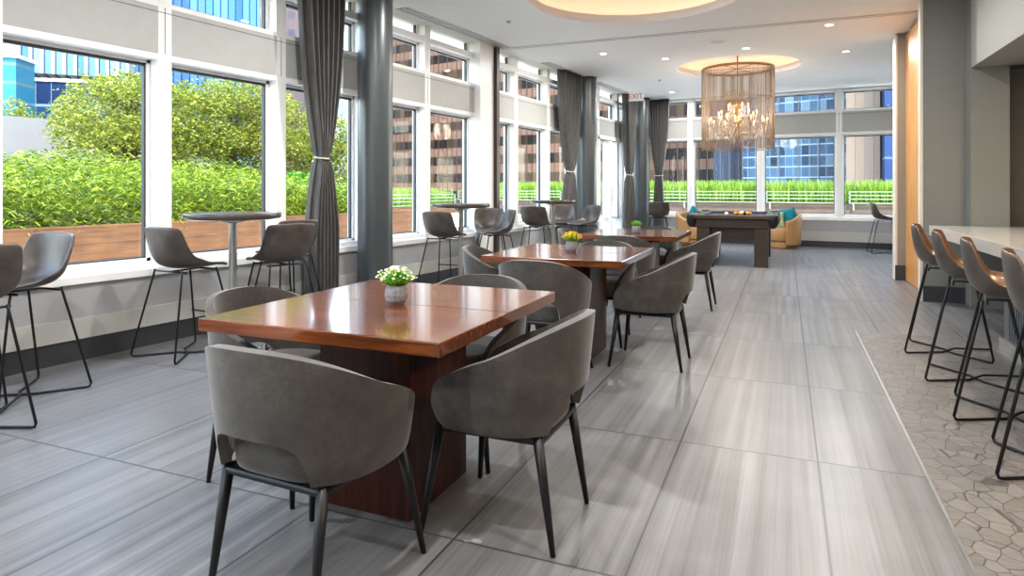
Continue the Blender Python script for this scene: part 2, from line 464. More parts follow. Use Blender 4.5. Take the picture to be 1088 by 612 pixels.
def window_wall(side, length0, mulls, z, mat4, doors=(), skip=()):
    """wall running along local +Y at local x=0 (room on +x); z = (base, band, sillb, sillt, gb, gt, spb, spt, g2b, g2t, g3b)"""
    base, band, sb, stp, gb, gt, spb, spt, g2b, g2t, g3b = z
    y0, y1 = length0
    cuts = []
    def seg(a, b):
        out = []; cur = a
        for d0, d1 in doors:
            if d0 > cur: out.append((cur, d0))
            cur = d1
        out.append((cur, b)); return out
    b = MB(); b.mi = 0
    for a, c in seg(y0, y1):
        b.mi = 1; b.box(-.2, .03, a, c, base, band)           # heater band
        b.mi = 2; b.box(-.2, 0, a, c, band, sb)               # grey panel
        b.mi = 0; b.box(-.22, .025, a, c, sb, stp, .006)       # sill
        b.box(-.2, -.02, a, c, stp, gb)
    b.mi = 3; b.box(-.2, 0, y0, y1, spb, spt)                 # spandrel
    b.mi = 0
    b.box(-.2, -.004, y0, y1, gt, spb); b.box(-.2, -.004, y0, y1, spt, g2b); b.box(-.2, .0, y0, y1, g2t, g3b)
    b.box(-.2, 0, y0, y1, CH + .02, 3.62)
    b.mi = 4
    for k in range(len(mulls) - 1):
        if mulls[k] > y0: b.box(-.01, .0015, mulls[k] - .003, mulls[k] + .003, spb, spt)
    b.box(-.01, .0012, y0, y1, spt - .045, spt - .04)
    w = b.build('wall_' + side, [M['frame'], M['band'], M['sillgrey'], M['spandrel'], M['ventdark']]); w.matrix_world = mat4; struct(w)
    bb = MB()
    for a, c in seg(y0, y1): bb.box(-.2, .015, a, c, 0, base)
    o = bb.build('baseboard_' + side, M['base']); o.matrix_world = mat4; struct(o)
    n = 0
    for k, m in enumerate(mulls):                              # mullions
        if m in skip: continue
        hw = .058
        d = MB().box(-.2, .001, m - hw, m + hw, stp - .02, 3.62, .004)
        o = d.build('trim_mullion_' + side, M['frame']); o.matrix_world = mat4; struct(o)
    for k in range(len(mulls) - 1):
        a, c = mulls[k] + .058, mulls[k + 1] - .058
        if any(d0 - .3 < (a + c) / 2 < d1 + .3 for d0, d1 in doors):
            rows = ((g2b, g2t), (g3b, CH + .3))
        else: rows = ((gb, gt), (g2b, g2t), (g3b, CH + .3))
        for lo, hi in rows:
            n += 1
            b = MB(); t = .022
            b.mi = 0
            b.box(-.16, -.10, a, a + .03, lo, hi).box(-.16, -.10, c - .03, c, lo, hi).box(-.16, -.10, a, c, lo, lo + .025).box(-.16, -.10, a, c, hi - .025, hi)
            b.mi = 1
            b.box(-.15, -.115, a + .03, a + .044, lo + .025, hi - .025).box(-.15, -.115, c - .044, c - .03, lo + .025, hi - .025)
            b.box(-.15, -.115, a + .03, c - .03, hi - .045, hi - .025).box(-.15, -.115, a + .03, c - .03, lo + .025, lo + .035)
            o = b.build('window_%s_%d' % (side, n), [M['frame'], M['gasket']]); o.matrix_world = mat4; struct(o)
            p = MB().box(-.134, -.130, a + .035, c - .035, lo + .03, hi - .03).build('pane', M['glass'], o)


ml = [2.04 + 1.165 * k for k in range(-5, 12)]
window_wall('left', (-3.7, BY), ml, (.155, .30, .54, .60, .645, 2.24, 2.29, 2.66, 2.70, 3.06, 3.13), Matrix.Translation((WX, 0, 0)), doors=((12.5, 14.0),))
# far wall: local +Y runs along world -X .. mapped so room is toward -Y
mf = Matrix.Translation((0, BY, 0)) @ Matrix.Rotation(-pi / 2, 4, 'Z')      # local x -> -Y, local y -> +X
window_wall('back', (-4.95, 3.2), [-5.24, -3.72, -2.2, -.66, .88, 2.42], (.12, .32, .55, .62, .66, 2.33, 2.38, 2.80, 2.83, 3.24, 3.27), mf)

# glazed terrace door in the window wall
d = MB()
for y in (12.5, 13.19, 13.9): d.box(-.16, .02, y, y + .09, 0, 2.27)
d.box(-.16, .02, 12.5, 13.99, 2.24, 2.32).box(-.15, -.05, 12.59, 13.9, 0, .12)
d.box(-.15, -.05, 12.59, 13.9, .56, .62)
o = d.build('door_1', M['frame']); o.location = (WX, 0, 0); struct(o)
MB().box(-.11, -.105, 12.59, 13.19, .12, 2.24).box(-.11, -.105, 13.28, 13.9, .12, 2.24).build('pane', M['glass'], o)
MB().tube([(.02, 13.15, .95), (.07, 13.15, .95), (.07, 13.15, 1.25), (.02, 13.15, 1.25)], .01).build('door_handle', M['steel'], o)
MB().box(.0, .06, 12.65, 12.9, 2.14, 2.2, .005).build('door_closer', M['steel'], o)

# white pier with dark partition channel
o = MB().box(WX - .2, WX + .10, 7.80, 8.17, 0, CH, .004).build('wall_pier', M['frame']); struct(o)
o = MB().box(WX - .1, WX + .15, 8.175, 8.25, 0, CH).build('trim_3', M['darkbrown']); struct(o)


def tbox(name, x0, x1, y0, y1, z0, z1, m, bevel=0):
    o = MB().box(x0, x1, y0, y1, z0, z1, bevel).build(name, m); o.rotation_euler = (0, 0, A0); struct(o); return o


# right side: pier, wood clad wall, bar walls, bulkhead
tbox('wall_right_pier', 1.375, 1.52, 10.0, 10.24, 0, CH, M['pier'])
tbox('trim_4', 1.355, 1.377, 9.995, 10.245, 0, CH, M['trimwhite'])
tbox('baseboard_pier', 1.35, 1.47, 9.982, 10.0, 0, .2, M['base'])
tbox('wall_right_core', 1.52, 4.2, 8.24, 10.45, 0, CH, M['wallgrey'])
o = MB().box(1.47, 1.52, 8.33, 9.98, .01, 3.24, .002).build('wood_wall_panel', M['wallwood']); o.rotation_euler = (0, 0, A0)
tag(o, 'tall honey coloured wood panel on the wall beyond the bar stools', 'wall panel')
tbox('wall_bar_end', 1.37, 1.78, 8.23, 8.32, 0, CH, M['wallgrey'])
tbox('trim_5', 1.345, 1.372, 8.222, 8.33, 0, CH, M['trimwhite'])
tbox('baseboard_bar', 1.375, 1.756, 8.215, 8.23, 0, .17, M['base'])
tbox('wall_bar_return', 1.756, 2.08, 7.98, 8.24, 0, CH, M['wallgrey'])
tbox('wall_bar_dark', 2.07, 4.2, 8.18, 8.24, 0, 2.46, M['darkwall'])
tbox('ceiling_bulkhead', 1.756, 4.2, -3.6, 7.975, 2.456, CH, M['bulk'])
tbox('wall_right', 4.05, 4.2, -4.2, 8.24, 0, CH, M['bulk'])
o = MB().box(2.9, 3.1, 9.6, BY + .2, 0, CH).build('wall_right_far', M['wallgrey']); struct(o)
o = MB().box(-5.2, 6, -3.75, -3.6, 0, CH).build('wall_front', M['white']); struct(o)

# columns
for (px, lab) in ((5.42, 'dark grey round column beside the tied curtain behind the white flowers'), (11.3, 'dark grey round column behind the third bar table'),
                  (14.55, 'dark grey round column in the far corner between two curtains')):
    b = MB().lathe([(.186, 0), (.186, CH - .03)], 64, (0, 0, 0)); b.mi = 1; b.lathe([(.19, 0), (.19, .1), (.186, .1)], 64); b.lathe([(.19, CH - .03), (.19, CH), (.0, CH)], 64)
    o = b.build('column', [M['column'], M['base']]); o.location = (-4.7, px, 0); tag(o, lab, 'column', 'round columns', 'thing')


# ================================================================== CURTAINS
def curtain(name_lab, loc, rz, wt, wg, wb, tie=1.52, folds=7, top=CH, seed=1, ph=0):
    rnd = random.Random(seed)
    root = empty('curtain', loc, rz)
    tag(root, name_lab, 'curtain', 'curtains tied back along the windows')
    zs = [0.02] + [k * .08 for k in range(1, 41)] + [top]
    def w(z):
        if z > tie:
            t = (z - tie) / (top - tie); return wg + (wt - wg) * (1 - (1 - t) ** 2.0)
        t = (tie - z) / tie; return wg + (wb - wg) * min(1, t * 2.2) ** .7
    N = 120; P = []
    offs = [rnd.uniform(-.35, .35) for _ in range(40)]
    for z in zs:
        ww = w(z); row = []
        # front sheet of folds then back again so that the curtain has body
        for k in range(N):
            u = k / (N - 1); th = 2 * pi * folds * u + ph + offs[int(u * folds)] * .6
            amp = .055 + .025 * (ww / max(wt, .01))
            if abs(z - tie) < .1: amp *= .55 + .45 * abs(z - tie) / .1
            xx = (u - .5) * ww + .014 * sin(2 * th) * ww
            yy = amp * sin(th) + .006 * sin(3 * th + z * 2)
            row.append((xx, yy, z))
        P.append(row)
    b = MB().grid(P); o = b.build('fabric', M['curtain'], root, recalc=False); mod(o, 'SOLIDIFY', thickness=.006)
    r = MB()
    pts = [(cos(a) * (wg / 2 + .012), sin(a) * .062, tie + .01 * sin(a)) for a in [2 * pi * k / 28 for k in range(29)]]
    r.tube(pts, .009, 8, cap=False).build('tieback', M['trimwhite'], root)
    return root


curtain('long grey curtain tied at the waist beside the nearest round column', (-4.745, 4.69, 0), radians(90), .52, .11, .34, seed=3)
curtain('grey tied curtain beside the second column behind the third bar table', (-4.74, 10.62, 0), radians(90), .78, .17, .4, seed=5, folds=8)
curtain('grey tied curtain between the glazed door and the corner column', (-4.74, 13.82, 0), radians(90), .56, .17, .4, seed=8, folds=8)
curtain('dark grey tied curtain hanging at the corner of the far wall', (-4.40, 14.93, 0), 0, .5, .16, .26, seed=9, folds=8)


# ================================================================== DINING TABLES
def dining_table(label):
    root = empty('dining_table'); tag(root, label, 'table', 'square wooden dining tables down the middle of the room')
    b = MB().box(-.5, .5, -.54, .54, .703, .75, .004); b.build('table_top', M['tabletop'], root)
    MB().box(-.5, .5, -.001, .001, .7501, .7506).build('leaf_seam', M['pedestal'], root)
    MB().box(-.203, .203, -.23, .23, 0, .69, .003).build('pedestal', M['pedestal'], root)
    MB().box(-.3, .3, -.32, .32, .675, .703, .004).build('support_plate', M['pedestal'], root)
    return root


tabs = [(2.29, 'square wooden table with the pot of white flowers, largest and nearest'), (4.68, 'wooden dining table with the pot of yellow and orange flowers'),
        (6.99, 'wooden dining table with the plain green plant, closest to the pool table')]
tb0 = dining_table(tabs[0][1]); tb0.location = T(-1.47, 2.29); tb0.rotation_euler = (0, 0, A0)
for y, lab in tabs[1:]: dup(tb0, T(-1.47, y), A0, lab)


# ================================================================== DINING CHAIRS
def dining_chair(label):
    root = empty('dining_chair'); tag(root, label, 'chair', 'grey upholstered dining chairs')
    # barrel shell, facing +Y; angle 0 = rear
    NA, NZ = 65, 12; lim = radians(134); P = []
    for j in range(NZ):
        t = j / (NZ - 1); row = []
        for i in range(NA):
            a = -lim + 2 * lim * i / (NA - 1); aa = abs(a)
            k = min(1, max(0, (aa - radians(30)) / (lim - radians(30)))); ks = k * k * (3 - 2 * k)
            t_ = (1 - cos(a)) / (1 - cos(lim))
            top = .775 - .25 * t_ ** 1.15
            endk = max(0, (aa - (lim - radians(16))) / radians(16))
            top -= .055 * endk ** 2.2
            cut = max(0, 1 - (aa / radians(37)) ** 4)
            bot = .395 + .125 * cut ** .5 if cut > 0 else .395
            bot += .05 * endk ** 2.2
            z = bot + (top - bot) * t
            h = (z - .395) / .4
            fl_ = .86 + .14 * min(1, max(0, h)) ** .7
            rx = .295 * fl_; ry = .285 * (fl_ + .03 * h)
            # superellipse plan
            c_, s_ = cos(a), sin(a)
            e = .86
            x = rx * math.copysign(abs(s_) ** e, s_); y = -ry * math.copysign(abs(c_) ** e, c_)
            if y > 0: y *= 1.12
            row.append((x, y - .01, z))
        P.append(row)
    o = MB().grid(P).build('backrest', M['suede'], root, recalc=True)
    mod(o, 'SOLIDIFY', thickness=.032, offset=0); mod(o, 'BEVEL', width=.012, segments=3, limit_method='ANGLE', angle_limit=radians(50)); mod(o, 'SUBSURF', levels=1, render_levels=1)
    # seat cushion
    pts = []
    P = []
    for z, s in ((.375, .90), (.385, .98), (.41, 1.0), (.455, 1.0), (.475, .97), (.486, .85), (.49, .4), (.49, .02)):
        row = []
        for i in range(40):
            a = 2 * pi * i / 40; c_, s_ = cos(a), sin(a)
            row.append((.215 * s * math.copysign(abs(c_) ** .6, c_), .225 * s * math.copysign(abs(s_) ** .6, s_) + .012, z))
        P.append(row)
    b = MB().grid(P, closed=True); o = b.build('seat', M['suede'], root)
    # frame + legs
    MB().box(-.2, .2, -.205, .205, .355, .38, .01).build('seat_frame', M['black'], root)
    for sx, sy, fx, fy in ((1, 1, .245, .235), (-1, 1, .245, .235), (1, -1, .20, .245), (-1, -1, .20, .245)):
        MB().tube([(sx * .185, sy * .185, .385), (sx * (.185 * .5 + fx * .5), sy * (.185 * .5 + fy * .5), .19), (sx * fx, sy * fy, 0)], [.019, .015, .0095], 12).build('leg', M['black'], root)
    return root


CHS = [  # x', y', facing (deg from +Y'), label
    (-1.375, 1.685, -3, 'grey dining chair with its back to us, nearest to the camera'),
    (-.955, 2.25, 90, 'grey dining chair on the aisle side of the white flower table'),
    (-1.97, 2.22, -90, 'grey dining chair on the window side of the white flower table'),
    (-1.42, 2.78, 180, 'grey dining chair facing us across the far edge of the white flower table'),
    (-1.46, 4.08, 0, 'grey dining chair with its back to us at the yellow flower table'),
    (-.88, 4.63, 90, 'grey dining chair on the aisle side of the yellow flower table'),
    (-1.99, 4.60, -78, 'grey dining chair on the window side of the yellow flower table'),
    (-1.40, 5.16, 180, 'grey dining chair facing us across the yellow flower table'),
    (-1.46, 6.38, 0, 'grey dining chair with its back to us at the green plant table'),
    (-.92, 6.97, 90, 'grey dining chair on the aisle side of the green plant table'),
    (-2.02, 6.97, -90, 'grey dining chair on the window side of the green plant table'),
    (-1.42, 7.52, 180, 'grey dining chair facing us beyond the green plant table')]
x, y, a, lab = CHS[0]
ch0 = dining_chair(lab); ch0.location = T(x, y); ch0.rotation_euler = (0, 0, A0 + radians(a))
for x, y, a, lab in CHS[1:]: dup(ch0, T(x, y), A0 + radians(a), lab)


# ================================================================== STOOLS
def bar_stool(label, group, inner):
    root = empty('bar_stool'); tag(root, label, 'stool', group)
    prof = [(-.242, .95), (-.237, .895), (-.228, .82), (-.218, .76), (-.200, .705), (-.168, .664), (-.115, .643), (-.05, .634), (.02, .632), (.09, .636), (.15, .643), (.195, .645), (.215, .636)]
    hw = [.208, .222, .228, .231, .231, .226, .226, .224, .222, .218, .212, .205, .193]
    cy = [.045, .06, .08, .098, .115, .125, .10, .06, .025, .01, 0, 0, 0]      # side curl forward
    cz = [-.012, -.004, .0, .008, .022, .045, .060, .055, .042, .03, .018, .006, 0]
    NU = 15; P = []
    for (y, z), h, a, b_ in zip(prof, hw, cy, cz):
        row = []
        for i in range(NU):
            u = -1 + 2 * i / (NU - 1); c = abs(u) ** 2.6
            row.append((h * u * (1 - .04 * c), y + a * c, z + b_ * c))
        P.append(row)
    o = MB().grid(P).build('seat_shell', [inner, M['leather']], root, recalc=False)
    mod(o, 'SOLIDIFY', thickness=.018, offset=1, material_offset=1, material_offset_rim=0); mod(o, 'SUBSURF', levels=1, render_levels=2)
    q = [tuple(Vector(p) + Vector((0, .0, 0))) for p in P[6]]
    r = .0075
    for sx in (1, -1):
        b = MB()
        b.tube([(sx * .15, -.14, .632), (sx * .155, -.145, .60), (sx * .24, -.262, .03), (sx * .236, -.255, .012), (sx * .224, -.24, .009),
                (sx * .06, -.035, .009), (-sx * .06, .035, .009 + (.012 if sx > 0 else 0)), (-sx * .224, .24, .009), (-sx * .236, .255, .012), (-sx * .24, .262, .03), (-sx * .155, .15, .60), (-sx * .15, .14, .632)], r, 8)
        b.build('leg', M['rod'], root)
    MB().tube([(-.215, .213, .27), (.215, .213, .27)], .0065, 8).build('footrest', M['rod'], root)
    MB().tube([(-.17, -.12, .618), (.17, -.12, .618)], .007, 8).tube([(-.17, .12, .622), (.17, .12, .622)], .007, 8).tube([(0, -.12, .618), (0, .12, .622)], .007, 8).build('seat_bracket', M['rod'], root)
    return root


gw = 'dark leather bar stools along the windows'
STW = [(-4.46, 3.05, 2, 'leather stool facing the first bar table, from its near side'),
       (-4.18, 3.68, 75, 'leather stool across the first bar table, with its rounded back turned to us'),
       (-4.60, 4.13, 80, 'leather stool half hidden behind another, between bar table and window'),
       (-4.02, 1.53, 80, 'leather stool cut off by the picture edge, its back turned to us'),
       (-4.40, 1.95, 188, 'leather stool whose open seat faces out, by the window above the wood planter'),
       (-4.55, 6.50, 5, 'leather stool in front of the second bar table just past the big column'),
       (-4.58, 7.62, 215, 'leather stool tucked by the window pier at the second bar table'),
       (-4.25, 7.22, 138, 'leather stool on the far room side of the second bar table, seen from behind'),
       (-4.60, 9.05, 10, 'leather stool on the near side of the third bar table'),
       (-4.60, 10.0, 205, 'leather stool behind the third bar table next to the curtain'),
       (-4.08, 9.72, 150, 'leather stool beyond the third bar table against the column'),
       (-3.93, 13.3, 20, 'dark leather stool standing before the corner curtain of the far wall')]
x, y, a, lab = STW[0]
s0 = bar_stool(lab, gw, M['leather']); s0.location = (x, y, 0); s0.rotation_euler = (0, 0, radians(a))
for x, y, a, lab in STW[1:]: dup(s0, (x, y, 0), radians(a), lab)
o = dup(s0, (.15, 14.1, 0), radians(-80), 'lone leather stool at the ledge against the far windows, near the pier'); o['group'] = gw
gb = 'leather bar stools with painted warm light at the bar counter'
STB = [(1.12, 5.73, 'leather bar stool at the far end of the counter'), (1.12, 4.97, 'leather bar stool, second from the far end of the counter'),
       (1.12, 4.22, 'leather bar stool, third from the far end of the counter'), (1.12, 3.47, 'leather bar stool cut by the picture edge, closest at the counter')]
x, y, lab = STB[0]
s1 = bar_stool(lab, gb, M['leather_lit']); s1.location = T(x, y, .004); s1.rotation_euler = (0, 0, A0 + radians(-102))
for o in list(s1.children):
    pass
for x, y, lab in STB[1:]: dup(s1, T(x, y, .004), A0 + radians(-102), lab)


# ================================================================== BAR TABLES
def bar_table(label):
    root = empty('bar_table'); tag(root, label, 'table', 'round bar tables along the windows')
    MB().lathe([(0, .985), (.30, .985), (.345, .995), (.35, 1.0), (.35, 1.03), (.346, 1.035), (0, 1.035)], 64).build('table_top', M['bartop'], root)
    MB().lathe([(.03, .01), (.03, .965)], 24).lathe([(.03, .955), (.11, .975), (.11, .985), (0, .985)], 24).build('pole', M['steel'], root)
    MB().lathe([(0, .022), (.04, .022), (.06, .016), (.2, .010), (.215, .006), (.215, 0)], 48).build('base', M['steel'], root)
    return root


b0 = bar_table('tall round bar table nearest the camera, before the bamboo planter'); b0.location = (-4.3, 3.33, 0)
dup(b0, (-4.4, 6.63, 0), 0, 'tall round bar table just beyond the nearest round column')
dup(b0, (-4.4, 9.22, 0), 0, 'tall round bar table before the second round column')


# ================================================================== BAR COUNTER
root = empty('bar_counter', (0, 0, 0), A0); tag(root, 'long bar counter with pale stone top and dark ribbed front', 'counter')
MB().box(1.385, 2.55, -1.2, 7.97, .735, .835, .004).build('countertop', M['counter'], root)
b = MB().box(1.53, 2.45, -1.2, 6.0, .09, .735)
for k in range(int(7.1 / .05)):
    b.box(1.522, 1.531, -1.15 + k * .05, -1.125 + k * .05, .1, .73)
b.build('front_panel', M['ribbed'], root)
MB().box(1.50, 2.45, -1.2, 6.02, .005, .09, .003).build('toe_kick', M['steel'], root)


# ================================================================== FLOWER POTS
def potted(label, loc, flowers, seed, big=1.0, leaf='potleaf'):
    rnd = random.Random(seed)
    root = empty('potted_plant', loc, rnd.random() * 3); tag(root, label, 'plant', 'small potted plants on the dining tables')
    b = MB().lathe([(0, 0), (.030, 0), (.043, .018), (.047, .040), (.044, .062), (.037, .078), (.034, .078), (.034, .068), (0, .066)], 14)
    for fc in b.bm.faces: fc.smooth = False
    b.build('pot', M['pot'], root)
    V, F = [], []
    for i in range(700):
        a = rnd.uniform(0, 2 * pi); tilt = rnd.uniform(.0, 1.0); L = rnd.uniform(.05, .095) * big
        bx, by = rnd.uniform(-.022, .022), rnd.uniform(-.022, .022)
        d = Vector((cos(a) * sin(tilt), sin(a) * sin(tilt), cos(tilt))); sd = Vector((-sin(a + rnd.uniform(-1, 1)), cos(a), 0)).normalized() * .0032
        p0 = Vector((bx, by, .066)); p1 = p0 + d * L * .6; p2 = p0 + d * L + Vector((d.x, d.y, -.3)) * .012
        n = len(V); V += [p0 - sd * .5, p0 + sd * .5, p1 + sd, p1 - sd, p2]; F += [(n, n + 1, n + 2, n + 3), (n + 3, n + 2, n + 4)]
    o = raw('foliage', V, F, M[leaf], root); o['kind'] = 'stuff'
    if flowers:
        b = MB()
        for i in range(150):
            a = rnd.uniform(0, 2 * pi); tilt = rnd.uniform(0, 1.05); L = rnd.uniform(.075, .105) * big
            c = Vector((cos(a) * sin(tilt) * L, sin(a) * sin(tilt) * L, .066 + cos(tilt) * L * .85))
            b.mi = i % len(flowers)
            b.ball(c, rnd.uniform(.0035, .0065), 1, (1, 1, .7))
        o = b.build('blossoms', [M[x] for x in flowers], root); o['kind'] = 'stuff'
    return root


potted('small stone pot of white flowers on the nearest table', T(-1.46, 2.27, .75), ['flower_white'], 4, 1.0)
potted('small stone pot of yellow and orange flowers on the middle table', T(-1.47, 4.66, .75), ['flower_yellow', 'flower_yellow', 'flower_orange'], 6, .95)
potted('small stone pot with plain green plant on the farthest dining table', T(-1.45, 6.86, .75), None, 7, .8)

# ================================================================== POOL TABLE
pr = empty('pool_table', (-2.075, 11.567, 0), A0); tag(pr, 'brown pool table with navy cloth under the chandelier', 'pool table')
MB().box(-.52, .52, -.98, .98, .735, .765).build('cloth_bed', M['felt'], pr)
b = MB()
for s in (1, -1):
    b.box(-.66, .66, s * .99 - .09, s * .99 + .09, .74, .80, .012)
    b.box(s * .58 - .09, s * .58 + .09, -.9, .9, .74, .80, .012)
b.build('rail', M['poolrail'], pr)
b = MB()
for s in (1, -1):
    b.box(-.5, .5, s * .90 - .02, s * .90 + .02, .755, .79); b.box(s * .49 - .015, s * .49 + .015, -.9, .9, .755, .79)
b.build('cushion', M['felt'], pr)
MB().box(-.6, .6, -1.0, 1.0, .60, .74, .01).build('apron', M['poolwood'], pr)
MB().box(-.5, .5, -.85, .85, .42, .60, .005).build('cabinet', M['poolwood'], pr)
for sx in (1, -1):
    for sy in (1, -1):
        MB().box(sx * .43 - .1, sx * .43 + .1, sy * .88 - .1, sy * .88 + .1, 0, .60, .006).build('leg', M['poolwood'], pr)
        MB().lathe([(0, .60), (.04, .62), (.07, .68), (.078, .79), (.07, .812), (.05, .812), (.045, .72), (0, .72)], 20, (sx * .61, sy * 1.02, 0)).build('pocket', M['black'], pr)
    MB().lathe([(0, .60), (.04, .62), (.06, .68), (.065, .79), (.06, .812), (.045, .812), (.04, .72), (0, .72)], 20, (sx * .635, 0, 0)).build('pocket', M['black'], pr)
bc = ['ball_white', 'ball_orange', 'ball_yellow', 'ball_red', 'ball_black', 'ball_orange', 'ball_white', 'ball_yellow']
bl = ['white billiard ball, the one set apart from the others on the navy cloth', 'orange billiard ball at the front of the group', 'yellow billiard ball beside the red ball', 'red billiard ball in the group', 'black billiard ball in the group',
      'orange billiard ball behind the black ball', 'cream white billiard ball within the group', 'yellow billiard ball at the back of the group']
pos = [(-.14, -.2), (-.03, .0), (.04, .06), (-.03, .09), (.12, .0), (.19, .06), (.06, .15), (.12, .2)]
for m_, l_, (x, y) in zip(bc, bl, pos):
    o = MB().ball((0, 0, 0), .03, 3).build('billiard_ball', M[m_]); o.location = (-2.06 + x, 11.6 + y, .795); tag(o, l_, 'ball', 'balls on the pool table')


# ================================================================== ARMCHAIRS + PILLOWS
def armchair(label):
    root = empty('armchair'); tag(root, label, 'armchair', 'tan barrel armchairs by the far windows')
    lim = radians(128); P = []
    for j in range(8):
        t = j / 7; row = []
        for i in range(49):
            a = -lim + 2 * lim * i / 48; k = min(1, max(0, (abs(a) - .7) / (lim - .7)))
            top = .72 - .16 * k * k * (3 - 2 * k); z = .07 + (top - .07) * t
            row.append((.36 * (1 + .06 * t) * sin(a), -.35 * (1 + .08 * t) * cos(a), z))
        P.append(row)
    o = MB().grid(P).build('backrest', M['tan'], root); mod(o, 'SOLIDIFY', thickness=.09, offset=0); mod(o, 'BEVEL', width=.03, segments=3, limit_method='ANGLE', angle_limit=radians(50))
    P = []
    for z, s in ((.16, .96), (.2, 1), (.36, 1), (.41, .95), (.42, .7), (.42, .02)):
        P.append([(.31 * s * math.copysign(abs(cos(a)) ** .75, cos(a)), .31 * s * math.copysign(abs(sin(a)) ** .75, sin(a)) + .05, z) for a in [2 * pi * k / 36 for k in range(36)]])
    MB().grid(P, closed=True).build('seat', M['tan'], root)
    MB().lathe([(0, .16), (.30, .16), (.31, .02), (.29, 0), (0, 0)], 36).build('base', M['tan'], root)
    return root


ac = armchair('tan barrel armchair with teal pillow, toward the pier side of the pool table'); ac.location = (-1.66, 14.44, 0); ac.scale = (.84, .84, 1); ac.rotation_euler = (0, 0, radians(143))
dup(ac, (-3.42, 14.1, 0), radians(-125), 'tan barrel armchair with teal pillow, toward the corner column')


def pillow(label, loc, rot, m, s=1.0, g='loose pillows on the tan armchairs'):
    P = []; N = 14
    b = MB()
    for sg in (1, -1):
        P = []
        for i in range(N + 1):
            row = []
            for j in range(N + 1):
                u, v = -1 + 2 * i / N, -1 + 2 * j / N
                th = (1 - u ** 4) ** .5 * (1 - v ** 4) ** .5
                row.append((.21 * s * u * (1 - .06 * (1 - abs(v))), sg * .075 * s * th, .21 * s * v * (1 - .06 * (1 - abs(u)))))
            P.append(row)
        b.grid(P)
    bmesh.ops.remove_doubles(b.bm, verts=b.bm.verts, dist=.0005)
    o = b.build('pillow', M[m]); o.location = loc; o.rotation_euler = rot; tag(o, label, 'pillow', g); return o


pillow('teal pillow standing in the armchair on the pier side', (-1.55, 14.5, .60), (radians(-12), radians(8), radians(140)), 'teal', 1.0)
pillow('teal pillow slumped in the armchair by the corner column', (-3.42, 14.16, .6), (radians(-12), radians(-18), radians(-95)), 'teal', 1.02)
pillow('small pale green pillow in front of the teal one', (-1.80, 14.5, .57), (radians(-15), 0, radians(165)), 'palegreen', .8)

# ================================================================== CHANDELIER
cr = empty('chandelier', (-2.04, 11.51, 0)); tag(cr, 'crystal chandelier with candle bulbs inside a drum shade of hanging strands', 'chandelier')
rnd = random.Random(11)
V, F = [], []
R0, zt, zb = .58, 3.24, 1.87
for k in range(250):
    a = 2 * pi * k / 250; r = R0 + rnd.uniform(-.004, .004); w = .0034
    p = Vector((cos(a) * r, sin(a) * r, 0)); t = Vector((-sin(a), cos(a), 0)) * w; nn = Vector((cos(a), sin(a), 0)) * w
    n = len(V)
    for z in (zt, zb + rnd.uniform(-.008, .008)):
        V += [p + t + Vector((0, 0, z)), p + nn + Vector((0, 0, z)), p - t + Vector((0, 0, z)), p - nn + Vector((0, 0, z))]
    F += [(n + i, n + (i + 1) % 4, n + 4 + (i + 1) % 4, n + 4 + i) for i in range(4)]
o = raw('shade', V, F, M['bead'], cr); o['kind'] = 'stuff'
b = MB(); circ = lambda r, z, n=64: [(r * cos(2 * pi * k / n), r * sin(2 * pi * k / n), z) for k in range(n + 1)]
b.lathe([(R0 - .008, zt - .03), (R0 + .008, zt - .03), (R0 + .008, zt + .01), (R0 - .008, zt + .01), (R0 - .008, zt - .03)], 96)
for k in range(6):
    a = pi * k / 3 + .2; b.tube([(0, 0, zt), (R0 * cos(a), R0 * sin(a), zt)], .006, 6)
b.build('shade_ring', M['brass'], cr)
MB().tube(circ(R0, 2.72), .004, 6, False).build('middle_hoop', M['brass'], cr)
MB().lathe([(.012, 2.75), (.012, CH + .34)], 12).lathe([(0, CH + .30), (.07, CH + .31), (.07, CH + .34), (0, CH + .34)], 24).build('rod', M['brass'], cr)
MB().lathe([(0, 2.02), (.02, 2.03), (.05, 2.07), (.03, 2.12), (.02, 2.2), (.045, 2.27), (.07, 2.31), (.04, 2.36), (.02, 2.45), (.03, 2.55), (.05, 2.6), (.025, 2.66), (.012, 2.76), (0, 2.76)], 20).build('stem', M['brass'], cr)
b = MB()
for k in range(8):
    a = 2 * pi * k / 8
    b.tube([(r_ * cos(a), r_ * sin(a), z_) for r_, z_ in ((.03, 2.6), (.10, 2.62), (.17, 2.70), (.20, 2.80), (.17, 2.86), (.13, 2.83), (.14, 2.78))], .005, 6)
b.tube(circ(.13, 2.62, 24), .005, 6, False)
b.build('crown', M['brass'], cr)


def arm(a, r, z, parent):
    ca, sa = cos(a), sin(a)
    pts = [(.03, z - .02), (r * .3, z - .12), (r * .6, z - .15), (r * .85, z - .10), (r * .98, z - .03), (r, z + .01)]
    ar = MB().tube([(p * ca, p * sa, q_) for p, q_ in pts], .006, 6).lathe([(0, 0), (.028, .012), (.032, .02), (0, .02)], 12, (r * ca, r * sa, z)).build('arm', M['brass'], parent)
    cd = MB().lathe([(0, .02), (.010, .02), (.010, .095), (0, .095)], 10, (r * ca, r * sa, z)).build('candle', M['trimwhite'], ar)
    MB().lathe([(0, .095), (.009, .105), (.012, .12), (.008, .14), (0, .158)], 10, (r * ca, r * sa, z)).build('bulb', M['bulb'], ar)


for k in range(12): arm(2 * pi * k / 12 + .1, .47, 2.26, cr)
for k in range(8): arm(2 * pi * k / 8, .31, 2.38, cr)
for k in range(5): arm(2 * pi * k / 5 + .3, .17, 2.50, cr)
V, F = [], []


